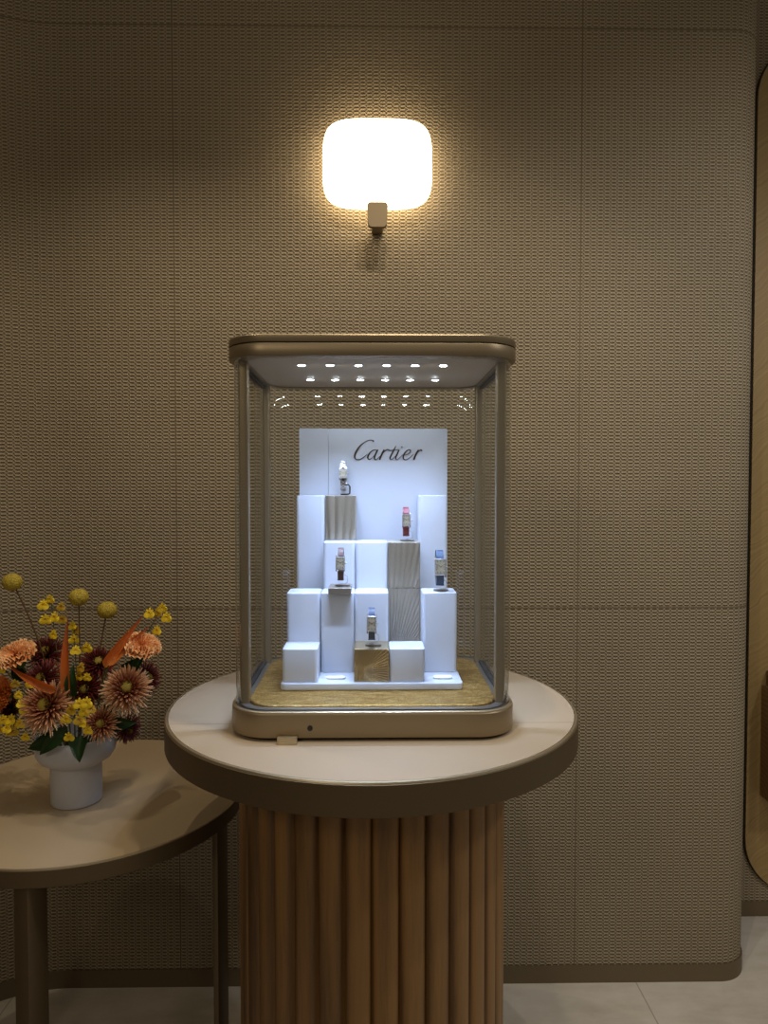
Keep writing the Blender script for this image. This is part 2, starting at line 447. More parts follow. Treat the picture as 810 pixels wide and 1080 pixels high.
# glass: curved front, back pane, two side panes
def path_slab(bm, outer, inner, z0, z1):
    n = len(outer)
    vs = [[bm.verts.new((p[0], p[1], z)) for p in P_] for P_, z in ((outer, z0), (outer, z1), (inner, z1), (inner, z0))]
    for k in range(4):
        a, b = vs[k], vs[(k+1) % 4]
        for i in range(n-1): bm.faces.new((a[i], a[i+1], b[i+1], b[i]))
    for i in (0, n-1): bm.faces.new([v[i] for v in vs])
gi, gt = .0068, .0066
def seg(inset, sgn):      # half outline with rounded corners at the front (sgn -1) or the back
    w, d, r = CW/2-inset, CD/2-inset, CR-inset
    P = []
    for i in range(13):
        a = math.radians(180+90*i/12); P.append((-w+r+r*cos(a), -d+r+r*sin(a)))
    for i in range(13):
        a = math.radians(270+90*i/12); P.append((w-r+r*cos(a), -d+r+r*sin(a)))
    return [(x, -sgn*y) for x, y in P]
for sg, nm in ((-1, 'curved_front_glass'), (1, 'curved_back_glass')):
    bm = bmesh.new(); path_slab(bm, seg(gi, sg), seg(gi+gt, sg), ZB, ZG); obj(nm, bm, MT['glass_curve'], case)
yl = CD/2-CR-.003
for s in (-1, 1):
    bm = bmesh.new(); x0 = s*(CW/2-gi); x1 = s*(CW/2-gi-gt)
    box(bm, min(x0, x1), max(x0, x1), -yl, yl, ZB, ZG); obj('side_glass', bm, MT['glass'], case, smooth=0)
    bm = bmesh.new(); xx = s*(CW/2-gi-gt-.0035)
    box(bm, xx-.003, xx+.003, -yl, yl, ZG-.007, ZG-.001); obj('door_gasket', bm, MT['gap'], case, smooth=0)
    bm = bmesh.new(); box(bm, xx-.003, xx+.003, -yl, yl, .0495, .0545); obj('door_gasket', bm, MT['gap'], case, smooth=0)
    for t in (-1, 1):
        bm = bmesh.new()
        xo = s*(CW/2-gi-gt-.008 - (.003 if t < 0 else 0)); yo = t*(yl+.012)
        P = rrect(.016 if t < 0 else .014, .02, .003, 3, xo, yo)
        loft(bm, [[(x, y, z) for x, y in P] for z in (.0495, ZG)]); obj('post', bm, MT['bronze'], case)
# lid
bm = bmesh.new(); ring_loft(bm, [(-.0005, ZG+.0012), (-.0015, ZG+.003), (-.0015, ZG+.0205), (-.0005, ZG+.022), (.03, ZG+.022), (.03, ZG+.0085), (.0262, ZG+.0085), (.0262, ZG+.0005)], CW, CD, CR, n=16); obj('lid_band', bm, MT['bronze'], case)
bm = bmesh.new(); rr_loft(bm, [(.003, ZG+.0222), (.003, ZG+.0235)], CW, CD, CR, n=16); obj('lid_seam', bm, MT['gap'], case)
bm = bmesh.new(); rr_loft(bm, [(-.0008, ZG+.0237), (-.0015, ZG+.0247), (-.0015, ZG+.034), (0, ZG+.036), (.002, ZG+.0365)], CW, CD, CR, n=16); obj('lid', bm, MT['bronze'], case)
bm = bmesh.new(); rr_loft(bm, [(.027, ZG+.0064), (.0265, ZG+.004), (.028, ZG+.003)][::-1], CW, CD, CR, n=16); obj('ceiling_panel', bm, MT['ceil_panel'], case)
LED = []
for yy in (1.264, 1.432):
    for k in range(6):
        LED.append((CX+(k-2.5)*.0500, yy))
for x, y in LED:
    bm = bmesh.new(); lathe(bm, [(.0085, 0), (.0085, -.0012), (.0064, -.0016), (.0064, -.0004)], 20, cap1=False)
    b = obj('downlight', bm, MT['ledge'], case); b.location = (x-CX, y-CY, ZG+.0029)
    bm = bmesh.new(); lathe(bm, [(.0063, -.0004), (.0063, -.0012), (.0058, -.0015), (.0012, -.0016)], 20)
    e = obj('led', bm, MT['led'], b)
# latch and keyhole
p = at(327, 768, CY-CD/2)
bm = bmesh.new()
loft(bm, [[(.0045*cos(2*PI*i/20), y, .0045*sin(2*PI*i/20)) for i in range(20)] for y in (.0, -.0012)])
k = obj('keyhole', bm, MT['black'], case); k.location = (p.x-CX, -CD/2-.0001, p.z-Z)
p = at(303.5, 779, CY-CD/2)
bm = bmesh.new(); box(bm, -.0165, .0165, -.012, -.0004, -.006, .006, .0012); box(bm, -.0165, .0165, -.014, -.010, -.0062, -.0015, .0008)
k = obj('lock_tab', bm, MT['bright_edge'], case); k.location = (p.x-CX, -CD/2, p.z-Z)

# ------------------------------------------------------------------ display blocks inside the case
ZM = Z+.0525            # top of the gold mat (with a hair of clearance)
TP = .012               # thickness of the base plate
ed = [-.167+.0655*i-.0008 for i in range(6)]
bm = bmesh.new(); rr_loft(bm, [(.001, 0), (0, .001), (0, TP-.002), (.0006, TP-.0006), (.002, TP)], .334, .27, .012, n=6)
pl = obj('display_tray', bm, MT['white'], loc=(-.0035, 1.284+.135, ZM)); tag(pl, 'wide white tray under all the display blocks on gold mat', 'display tray')
ZP = ZM+TP+.0003
R1, R2, R3, R4, R5 = 1.2915, 1.3612, 1.4309, 1.5006, 1.540
H1, H2_, H3, H4 = .0610, .1535, .2460, .3400
def block(name, c, y0, y1, z0, z1, label, x0=None, x1=None, r=.007):
    xa = ed[c]+.0004 if x0 is None else x0; xb = ed[c+1]-.0004 if x1 is None else x1
    bm = bmesh.new(); rr_loft(bm, [(.0008, 0), (0, .0008), (0, z1-z0-.0018), (.0005, z1-z0-.0005), (.0018, z1-z0)], xb-xa, y1-y0-.0006, r, n=6)
    o = obj(name, bm, MT['white'], loc=((xa+xb)/2, (y0+y1)/2, ZP+z0))
    return tag(o, label, 'display block', 'white display blocks in the showcase')
block('display_block', 0, R1, R2, 0, H1, 'low white cube at the front left corner of the white tray')
block('display_block', 3, R1, R2, 0, H1, 'low white cube right beside the small gold sunray cube')
block('display_block', 0, R2, R3, 0, H2_, 'white block of middle height directly behind the front left cube', x0=ed[0]+.0005, x1=ed[1]-.001)
block('display_block', 1, R2, R3, 0, H2_, 'white block with the grey slab and brown-strapped watch on top')
block('display_block', 2, R2, R3, 0, H2_, 'white block directly behind the gold cube, with an empty top')
block('display_block', 4, R2, R3, 0, H2_, 'white block at the right end carrying the large blue-strapped watch', x1=ed[5]+.001)
block('display_block', 1, R3, R5-.001, 0, H3, 'white block right below the short gold fluted block')
block('display_block', 2, R3, R4, 0, H3, 'white block with empty top touching left side of tall gold column')
block('display_block', 0, R4, R5, 0, H4, 'tallest white block on the left, beside the short gold fluted block', x0=ed[0]+.005)
block('display_block', 4, R4, R5, 0, H4, 'tallest white block on the right, rising behind the blue-strapped watch', x1=ed[5]-.003)
def fluted(name, c, y0, y1, z0, z1, nray, amp, label, center=(-.026, .030), ny=120, nx=84, x1=None, twist=0, mk='champagne'):
    """front face carved with flutes that radiate from a point low on the display"""
    xa, xb = ed[c]+.0004, (ed[c+1]-.0004 if x1 is None else x1)
    w, d, h = xb-xa, y1-y0-.0006, z1-z0
    bm = bmesh.new()
    G = []
    for j in range(ny+1):
        row = []
        for i in range(nx+1):
            x = -w/2+w*i/nx; zz = h*j/ny
            gx, gz = (xa+xb)/2+x-center[0], z0+zz-center[1]
            r = math.hypot(gx, gz)+1e-6; a = math.atan2(gz, gx) + twist*r
            ph = a*nray/(2*PI); t = ph-math.floor(ph)
            sp = 2*PI*r/nray
            A = min(amp, sp*.5)
            hgt = A*(1-abs(2*t-1)**2)          # convex flutes with sharp valleys
            e = min(1, (w/2-abs(x))/.0012, zz/.0008, (h-zz)/.0008); e = max(0, e)
            row.append(bm.verts.new((x, -d/2-hgt*e+amp*.5, zz)))
        G.append(row)
    for j in range(ny):
        for i in range(nx):
            bm.faces.new((G[j][i], G[j][i+1], G[j+1][i+1], G[j+1][i]))
    bk = [[bm.verts.new((x, d/2, z)) for x in (-w/2, w/2)] for z in (0, h)]
    bm.faces.new([G[0][i] for i in range(nx, -1, -1)]+[bk[0][0], bk[0][1]])
    bm.faces.new(G[ny]+[bk[1][1], bk[1][0]])
    bm.faces.new([G[j][0] for j in range(ny+1)]+[bk[1][0], bk[0][0]])
    bm.faces.new([G[j][nx] for j in range(ny, -1, -1)]+[bk[0][1], bk[1][1]])
    bm.faces.new((bk[0][0], bk[1][0], bk[1][1], bk[0][1]))
    o = obj(name, bm, MT[mk], loc=((xa+xb)/2, (y0+y1)/2, ZP+z0), smooth=30)
    return tag(o, label, 'display block', 'champagne gold fluted display blocks')
fluted('fluted_block', 2, R1, R2, 0, H1, 62, .004, 'small gold cube carved with fine sunrays at the front of the display', ny=170, nx=170, center=(-.024, .020), mk='gold_metal')
fluted('fluted_block', 3, R3+.002, R4, 0, H2_-.0004, 128, .0022, 'lower gold fluted block, with fine slanted flutes, behind the right front cube', ny=180, nx=120, center=(.033, -.02), twist=0)
fluted('fluted_block', 3, R3+.002, R4, H2_, H3, 128, .003, 'upper gold fluted block carrying the burgundy-strapped watch', center=(.033, -.02), twist=0)
fluted('fluted_block', 1, R4, R5-.001, H3+.0004, H4, 84, .005, 'short gold block with three broad flutes, carrying the steel watch', center=(-.082, .05), twist=0)
bp = thing('backdrop_panel', 'wide white back panel with dark script lettering behind the blocks', 'backdrop', (0, R5+.009, ZP))
HBK = at(394, 452, R5).z-ZP
xa = at(346.8, 600, R5+.001).x; xb = at(471.6, 500, R5+.001).x; xl = at(315.6, 500, R5-.001).x
bm = bmesh.new()
P = xz_rr(xa, xb, 0, HBK, .003, 3); xz_prism(bm, P, -.008, .004); obj('board', bm, MT['white'], bp)
bp2 = thing('backdrop_panel', 'narrow white back panel at left of the lettered panel', 'backdrop', (0, R5+.009, ZP))
bm = bmesh.new()
P = xz_rr(xl, xa-.0008, 0, HBK+.0005, .003, 3); xz_prism(bm, P, -.0078, .004); obj('board', bm, MT['white'], bp2)

# lettering: pen strokes laid on the panel
strokes = [
 [(278, 128, 20), (262, 116, 9), (235, 117, 8), (200, 133, 9), (165, 160, 15), (138, 196, 21), (118, 236, 22), (116, 266, 16), (132, 281, 10), (160, 279, 8), (190, 262, 7), (222, 234, 6)],
 [(305, 205, 8), (286, 198, 9), (258, 210, 12), (234, 238, 17), (226, 264, 16), (236, 280, 10), (258, 270, 7), (285, 242, 6), (306, 206, 6)],
 [(312, 196, 14), (294, 232, 18), (283, 262, 18), (287, 280, 11), (302, 279, 7), (330, 252, 6)],
 [(366, 196, 14), (350, 228, 19), (336, 258, 19), (326, 284, 17)],
 [(336, 258, 6), (356, 226, 7), (378, 204, 9), (398, 196, 12), (414, 206, 12)],
 [(466, 166, 8), (448, 200, 15), (428, 240, 18), (416, 266, 17), (420, 281, 10), (436, 278, 7), (462, 252, 6)],
 [(412, 204, 7), (450, 200, 7), (488, 196, 6)],
 [(494, 198, 12), (480, 228, 18), (466, 260, 17), (466, 279, 10), (480, 280, 7), (506, 258, 6), (528, 238, 6)],
 [(512, 178, 14), (522, 172, 14)],
 [(530, 244, 6), (560, 238, 7), (586, 220, 9), (590, 203, 10), (576, 197, 9), (554, 210, 12), (535, 238, 17), (528, 264, 16), (538, 281, 10), (560, 280, 7), (590, 260, 6), (612, 238, 6)],
 [(658, 198, 14), (642, 228, 19), (628, 258, 19), (618, 284, 17)],
 [(628, 258, 6), (646, 228, 7), (664, 207, 9), (680, 200, 14), (690, 210, 14)],
]
bm = bmesh.new(); yF = R5+.009-.008
def cr(P, t):
    n = len(P)-1; i = min(int(t*n), n-1); u = t*n-i
    p = [P[max(0, min(n, i+k))] for k in (-1, 0, 1, 2)]
    return [.5*(2*b+(c-a)*u+(2*a-5*b+4*c-d)*u*u+(-a+3*b-3*c+d)*u**3) for a, b, c, d in zip(*p)]
for S in strokes:
    pts = []
    for i in range(len(S)*5):
        x, y, w = cr(S, i/(len(S)*5-1)); q = at(360+x/8.1, 450+y/8.1, yF); pts.append((q.x, q.z, w*.80/8.1*R5/F))
    lft, rgt = [], []
    for i, (x, z, w) in enumerate(pts):
        a, b = pts[max(i-1, 0)], pts[min(i+1, len(pts)-1)]
        t = Vector((b[0]-a[0], b[1]-a[1])); t = t.normalized() if t.length else Vector((1, 0))
        n = Vector((-t.y, t.x))*w/2; lft.append((x+n.x, z+n.y)); rgt.append((x-n.x, z-n.y))
    vs = [[bm.verts.new((x, y, z-ZP)) for x, z in Q] for Q, y in ((lft, -.0081), (lft, -.0095), (rgt, -.0095), (rgt, -.0081))]
    for k in range(4):
        a, b = vs[k], vs[(k+1) % 4]
        for i in range(len(a)-1): bm.faces.new((a[i], a[i+1], b[i+1], b[i]))
    for i in (0, -1): bm.faces.new([v[i] for v in vs])
lt = obj('lettering', bm, MT['letter'], bp); lt['label'] = 'dark bronze script lettering'
# little oval tags on the white tray, the grey slab
for (px, cx_l) in ((354.5, 'small white oval price tag between the front left cube and gold cube'), (467, 'small white oval price tag at the right end of the white tray')):
    p = at(px, 717.5, 1.318)
    bm = bmesh.new(); rr_loft(bm, [(.0004, 0), (0, .0006), (0, .003), (.001, .004)], .036, .016, .0075, n=8)
    tag(obj('price_tag', bm, MT['white_tag'], loc=(p.x, 1.318, ZP)), cx_l, 'tag', 'white tags on the white tray')
zT2 = ZP+H2_
p = at(358.3, 630, 1.352)
bm = bmesh.new(); rr_loft(bm, [(.0006, 0), (0, .0006), (0, .0105), (.0006, .011)], .0435, .070, .002, n=3)
tag(obj('watch_plinth', bm, MT['stand_metal'], loc=(p.x, R2-.013+.035, zT2+.0003)), 'flat taupe slab under the brown-strapped watch, jutting over its white block', 'plinth')

# ------------------------------------------------------------------ watches on their stands
def band(bm, a, b, w, th, n=40, a0=0, a1=2*PI, wob=None):
    """elliptical band in the y-z plane, width along x"""
    full = abs(a1-a0-2*PI) < 1e-4; rings = []
    for i in range(n if full else n+1):
        t = a0+(a1-a0)*i/n
        ww = w if wob is None else w*wob(t)
        c, s = cos(t), sin(t)
        rings.append([(-ww/2, -(a)*c, b*s), (ww/2, -(a)*c, b*s), (ww/2, -(a+th)*c, (b+th)*s), (-ww/2, -(a+th)*c, (b+th)*s)])
    if full: rings.append(rings[0])
    loft(bm, rings, not full, not full)
    if full: bmesh.ops.remove_doubles(bm, verts=bm.verts, dist=1e-7)
def watch(pos, strap, label, slabel, cw=.0195, chh=.032, h=.056, steel=False, tilt=10, sw=.0135, black=False, gold=False, lug=True):
    """pos: the point on the surface under the watch"""
    b = h/2; a = .018
    gap = .012
    root = thing('watch', label, 'watch', (pos[0], pos[1], pos[2]+gap+b), 'watches in the showcase')
    root.rotation_euler.x = math.radians(-tilt)
    if steel:
        for row, off in ((-1, 0), (0, .5), (1, 0)):
            bm = bmesh.new(); nl = 26
            for i in range(nl):
                t0 = 2*PI*(i+off)/nl; tc = t0
                if cos(tc) > .915: continue
                w = sw/3-.0003; ln = 2*PI*((a+b)/2)/nl*.44
                c, s = cos(tc), sin(tc)
                tn = Vector((0, a*s, b*c)).normalized(); nn = Vector((0, -b*c, a*s)).normalized()
                ctr = Vector((row*sw/3, -a*c, b*s))+nn*.0012
                M = Matrix((( 1, 0, 0, ctr.x), (0, tn.y, nn.y, ctr.y), (0, tn.z, nn.z, ctr.z), (0, 0, 0, 1)))
                g = bmesh.ops.create_cube(bm, size=1, matrix=M @ Matrix.Diagonal((w, ln*2, .002, 1)))
                bmesh.ops.bevel(bm, geom=list({e for v in g['verts'] for e in v.link_edges}), offset=.0004, segments=1, affect='EDGES')
            o = obj('bracelet_row', bm, MT['steel'], root, smooth=0)
    else:
        bm = bmesh.new()
        band(bm, a, b, sw, .0021, 56, .50, 2*PI-.50, lambda t: 1.0-.12*(1-abs(cos(t/2-PI/2))**.5)*0)
        o = obj('strap', bm, strap, root)
        bm = bmesh.new(); band(bm, a+.0022, b+.0022, sw+.0014, .0012, 10, -1.28, -1.16)
        obj('strap_keeper', bm, strap, root)
    # case, bezel, dial
    yf = -a-.0012
    bm = bmesh.new()
    P = xz_rr(-cw/2, cw/2, -chh*.40, chh*.40, .0025, 5)
    loft(bm, [[(x*s, y, z*s) for x, z in P] for y, s in ((.0028+yf, .96), (.0018+yf, 1), (-.0042+yf, 1), (-.0054+yf, .94), (-.0054+yf, .80), (-.0048+yf, .78))])
    obj('watch_case', bm, MT['steel'], root)
    for s in (-1, 1):
        bm = bmesh.new(); x0 = s*cw*.43
        rr_ = [[(x0+dx*(1-.3*k), yf+yo, z) for dx in (-.0014, .0014)] for k, (yo, z) in enumerate(((0, 0),))]
        box(bm, x0-.0015, x0+.0015, yf-.0044, yf+.0024, -chh/2, chh/2, .0011)
        obj('lug_bar', bm, MT['steel'], root)
    bm = bmesh.new(); P = xz_rr(-cw*.37, cw*.37, -chh*.31, chh*.31, .001, 3)
    loft(bm, [[(x, y, z) for x, z in P] for y in (yf-.0047, yf-.0052)])
    dial = obj('dial', bm, MT['dial'], root)
    bm = bmesh.new()
    for k in range(12):
        t = 2*PI*k/12; sx, sz = sin(t), cos(t)
        m_ = max(abs(sx)/(cw*.31), abs(sz)/(chh*.26)); q = Vector((sx/m_, 0, sz/m_))
        d_ = Vector((sx, 0, sz)).normalized(); nn = Vector((d_.z, 0, -d_.x))
        vs = [q+d_*u*.0018+nn*v*.0005 for u, v in ((-1, -1), (1, -1), (1, 1), (-1, 1))]
        loft(bm, [[(v.x, yf-.00522, v.z) for v in vs], [(v.x, yf-.0054, v.z) for v in vs]])
    obj('numerals', bm, MT['ink'], dial)
    for nm, ang, ln in (('hour_hand', -55, .0045), ('minute_hand', 52, .0068)):
        bm = bmesh.new(); box(bm, -.0004, .0004, yf-.0058, yf-.0055, -.001, ln)
        hd = obj(nm, bm, MT['ink'], dial, smooth=0)
        bmesh_rot = Matrix.Rotation(math.radians(-ang), 4, 'Y'); hd.matrix_local = bmesh_rot
    bm = bmesh.new()
    loft(bm, [[(x, yf-.001+.0017*r_*cos(2*PI*i/12), .0017*r_*sin(2*PI*i/12)) for i in range(12)] for x, r_ in ((cw/2+.0002, .7), (cw/2+.0012, 1), (cw/2+.0028, 1), (cw/2+.0038, .4))])
    obj('crown', bm, MT['steel'], root)
    # the stand: cuff inside the strap, arm, foot
    sm = MT['black'] if black else MT['acrylic']
    stand = thing('watch_stand', slabel, 'stand', pos, 'stands holding the watches')
    R = Matrix.Rotation(math.radians(-tilt), 4, 'X')
    bm = bmesh.new(); band(bm, a-.0034, b-.0034, sw-.001, .0022, 48, -2.4, 2.4)
    cf = obj('cuff', bm, sm, stand); cf.location = (0, 0, gap+b); cf.rotation_euler.x = math.radians(-tilt)
    bm = bmesh.new()
    if black:
        zc = gap+.004
        tube(bm, [(sw/2-.004, .004, zc+.006), (sw/2+.004, .003, zc+.0065), (sw/2+.0075, .001, zc+.002), (sw/2+.007, -.001, .004), (sw/2+.003, -.002, .0018), (-.006, -.002, .0018)], .0017, 8)
        obj('arm', bm, sm, stand)
    else:
        zc = gap+.002
        tube(bm, [(sw/2-.006, .002, zc+.006), (sw/2+.002, .002, zc+.0065), (sw/2+.0065, .002, zc+.004), (sw/2+.0075, .001, zc-.002), (sw/2+.007, 0, .006), (sw/2+.003, -.001, .0035), (0, -.001, .0032)], .0011, 8)
        obj('arm', bm, sm, stand)
        bm = bmesh.new(); rr_loft(bm, [(.001, .0002), (0, .0008), (0, .002), (.0008, .0024)], .030, .019, .009, n=8)
        f_ = obj('foot', bm, MT['stand_metal'], stand); f_.location = (.003, 0, 0)
    return root
def on(px, y, z): return (at(px, 600, y).x, y, z)
watch(on(362.5, 1.521, ZP+H4+.0004), None, 'steel bracelet watch on the short gold fluted block', 'black curved stand holding the steel bracelet watch', cw=.0175, chh=.026, h=.060, steel=True, sw=.0125, black=True)
watch(on(428, 1.466, ZP+H3+.0004), MT['strap_red'], 'watch with a burgundy strap on the gold fluted column', 'clear stand holding the burgundy-strapped watch', cw=.0175, chh=.030, h=.056, sw=.012)
watch(on(359.5, 1.385, zT2+.0118), MT['strap_brown'], 'watch with a brown strap on the taupe slab', 'clear stand on the taupe slab', cw=.018, chh=.0315, h=.060, sw=.011)
watch(on(463.5, 1.392, ZP+H2_+.0004), MT['strap_blue'], 'largest watch, with blue strap, on the right end block', 'clear stand holding the largest blue-strapped watch', cw=.0225, chh=.040, h=.066, sw=.0145)
watch(on(392, 1.326, ZP+H1+.0004), MT['strap_navy'], 'watch with a navy strap on the small gold sunray cube', 'clear stand on the small gold sunray cube', cw=.0185, chh=.036, h=.056, sw=.012)

# ------------------------------------------------------------------ vase and flowers
VX, VY = at(80.5, 800, 1.54).x, 1.54
vz = thing('vase', 'matte white ceramic vase with a wide rounded bowl on a cylinder foot', 'vase', (VX, VY, SZ+.0004))
bm = bmesh.new()
lathe(bm, [(.045, .0), (.0505, .0012), (.0525, .005), (.0525, .083), (.054, .087), (.062, .090), (.073, .097), (.0805, .109), (.083, .122), (.0825, .140), (.081, .148), (.0785, .148), (.077, .14), (.0775, .122), (.07, .104), (.05, .094), (.047, .08), (.047, .01)], 72)
obj('body', bm, MT['vase'], vz)
VT = SZ+.148
def petal_mat(name, stops, scale, rough=.6):
    m = mat(name, stops[-1][1], rough)
    at_ = N(m, 'ShaderNodeAttribute'); at_.attribute_name = 'tip'
    L(m, ramp(m, at_.outputs['Fac'], stops), bsdf(m).inputs['Base Color'])
    return m
MT['mum'] = petal_mat('mum_petal', [(.0, lin(84, 24, 22)), (.42, lin(130, 58, 38)), (.66, lin(206, 146, 100)), (1, lin(244, 208, 170))], 1)
MT['mum_dark'] = petal_mat('mum_petal_dark', [(.0, lin(70, 18, 22)), (.7, lin(112, 40, 32)), (1, lin(170, 96, 66))], 1)
MT['mum_eye'] = mat('mum_eye', lin(140, 120, 34), .7)
MT['carn'] = petal_mat('carnation_petal', [(0, lin(214, 118, 52)), (.6, lin(240, 160, 92)), (1, lin(252, 206, 150))], 1)
MT['carn_orange'] = petal_mat('carnation_orange', [(0, lin(180, 76, 26)), (1, lin(226, 128, 50))], 1)
MT['onc'] = petal_mat('orchid_petal', [(0, lin(190, 130, 20)), (.35, lin(236, 196, 24)), (1, lin(250, 218, 40))], 1, .5)
MT['onc_b'] = petal_mat('orchid_sepal', [(0, lin(150, 96, 24)), (1, lin(214, 178, 40))], 1, .5)
m = mat('craspedia', lin(206, 176, 50), .8); v_ = N(m, 'ShaderNodeTexVoronoi'); v_.inputs['Scale'].default_value = 330; L(m, objco(m), v_.inputs['Vector'])
L(m, ramp(m, v_.outputs['Distance'], [(0, lin(226, 196, 66)), (.6, lin(150, 128, 36))]), bsdf(m).inputs['Base Color']); MT['crasp'] = m
MT['spathe'] = petal_mat('orange_blade', [(0, lin(234, 146, 66)), (.5, lin(226, 122, 46)), (1, lin(168, 84, 34))], 1, .5)
m = mat('dark_leaf', lin(52, 84, 38), .42); MT['leaf'] = m
MT['calyx'] = mat('calyx', lin(78, 98, 46), .6)

def tipped(name, bm, m, parent, lay, loc=None, smooth=70):
    o = obj(name, bm, m, parent, smooth=smooth, loc=loc); return o
def strip_petal(bm, lay, pts, widths, tips, side, cup=0.0):
    """a petal as a narrow ribbon of two rows with a slightly folded midrib; pts list of Vectors, side = width direction"""
    rows = []
    for i, (p, w, t) in enumerate(zip(pts, widths, tips)):
        tan = (pts[min(i+1, len(pts)-1)]-pts[max(i-1, 0)]).normalized()
        nn = side.cross(tan).normalized()
        tri = []
        for k in (-1, 0, 1):
            v = bm.verts.new(p+side*(w/2*k)+nn*(cup*w*(abs(k)))); v[lay] = t; tri.append(v)
        rows.append(tri)
    for a, b in zip(rows[:-1], rows[1:]):
        for k in (0, 1): bm.faces.new((a[k], a[k+1], b[k+1], b[k]))
def newbm():
    bm = bmesh.new(); lay = bm.verts.layers.float.new('tip'); return bm, lay
def frame_of(n):
    n = Vector(n).normalized(); s = n.orthogonal().normalized(); return s, n.cross(s), n
def stem_to(root, top, r=.0016, m=None, bend=.0):
    """stem from the flower head down into the vase mouth, in the coordinates of root"""
    o = Vector(root.location); t = Vector(top)
    ang = math.atan2(t.y-VY, t.x-VX); dist = min(.05, .35*math.hypot(t.x-VX, t.y-VY))
    base = Vector((VX+dist*.6*cos(ang), VY+dist*.6*sin(ang), VT-.055))
    mid = Vector((VX+dist*cos(ang), VY+dist*sin(ang), VT+.01))
    bm = bmesh.new(); tube(bm, [p-o for p in bez(base, base+(mid-base)*1.2, t+(mid-t)*.45+Vector((0, 0, bend)), t, 14)], r, 6)
    return obj('stem', bm, m or MT['stem'], root)
def mum(px, py, Y, r, face, label, m, eye=.22, np_=130, droop=.45):
    p = at(px, py, Y)
    root = thing('chrysanthemum', label, 'flower', p, 'chrysanthemums in the vase')
    s, u, n = frame_of(face); bm, lay = newbm(); rnd = random.Random(int(px*13+py))
    for k in range(np_):
        q = k/np_; a = k*2.39996+rnd.uniform(-.1, .1)
        el = (1.35-1.55*q**.8)+rnd.uniform(-.1, .1)     # steep in the middle, flat / drooping outside
        ln = r*(.45+.55*q**.6)*rnd.uniform(.88, 1.05)
        d = s*cos(a)+u*sin(a); side = (s*-sin(a)+u*cos(a))
        pts, ws, ts = [], [], []
        for i in range(6):
            t = i/5; e = el-droop*t*t
            pts.append(d*(r*.06)+n*.003+(d*cos(el)+n*sin(el))*ln*t*(.9)+(n*(-droop*.35)*ln*t*t*(q))+(n*.18*ln*max(0, t-.7)))
            ws.append(r*(.035+.05*sin(min(1, t*1.1)*PI*.8)) if i < 5 else r*.02)
            ts.append(max(0, min(1, t*1.02*(.55+.45*q)+rnd.uniform(-.03, .03))))
        strip_petal(bm, lay, pts, ws, ts, side, .45)
    tipped('petals', bm, m, root, lay)
    bm = bmesh.new(); bmesh.ops.create_icosphere(bm, subdivisions=2, radius=r*eye)
    for v in bm.verts:
        k = 1+.18*math.sin(v.co.x*900)*math.sin(v.co.y*900)*math.sin(v.co.z*900+1); v.co = v.co*k
    Rm = Matrix((s, u, n)).transposed(); bm.transform(Matrix.Translation(n*r*.26) @ Rm.to_4x4() @ Matrix.Diagonal((1, 1, .5, 1)))
    obj('flower_eye', bm, MT['mum_eye'], root)
    bm = bmesh.new(); bmesh.ops.create_icosphere(bm, subdivisions=2, radius=r*.26); bm.transform(Matrix.Translation(-n*r*.12)); obj('calyx', bm, MT['leaf'], root)
    stem_to(root, p-n*r*.3, .002, MT['stem'])
    return root
def carnation(px, py, Y, r, face, label, m):
    p = at(px, py, Y)
    root = thing('carnation', label, 'flower', p, 'carnations in the vase')
    s, u, n = frame_of(face); bm, lay = newbm(); rnd = random.Random(int(px*7+py))
    for layer in range(6):
        q = layer/5; npet = 6+layer
        for k in range(npet):
            a0 = 2*PI*(k+.5*(layer % 2))/npet+rnd.uniform(-.15, .15); ln = r*(.38+.62*q)*rnd.uniform(.9, 1.06)
            el = 1.25-1.15*q; spread = (.55+.2*q)*1.25*2*PI/npet*.75
            rows = []
            for i in range(6):
                t = i/5; row = []
                for j in range(9):
                    w = -1+2*j/8; a = a0+w*spread*(.25+.75*t)
                    d = s*cos(a)+u*sin(a)
                    fr = (.10*r*math.sin(j*2.6+k)*t*t)+(rnd.uniform(-.03, .03)*r*t)
                    tt = t*(1-.06*abs(w)**2-(.05 if (j % 2 and i == 5) else 0))
                    e = el-.55*t
                    c = d*cos(e)*ln*tt+n*(sin(el)*ln*tt*(1-.30*t)+fr+.002)
                    v = bm.verts.new(c); v[lay] = min(1, t**2.2); row.append(v)
                rows.append(row)
            for a, b in zip(rows[:-1], rows[1:]):
                for j in range(8): bm.faces.new((a[j], a[j+1], b[j+1], b[j]))
    tipped('petals', bm, m, root, lay)
    bm = bmesh.new()
    prof = [(.012*r/.04*.5, -.55*r), (.2*r, -.45*r), (.24*r, -.2*r), (.28*r, .02*r)]
    lathe(bm, prof, 16); bm.transform(Matrix((s, u, n)).transposed().to_4x4()); obj('calyx', bm, MT['calyx'], root)
    stem_to(root, p-n*r*.5, .002)
    return root
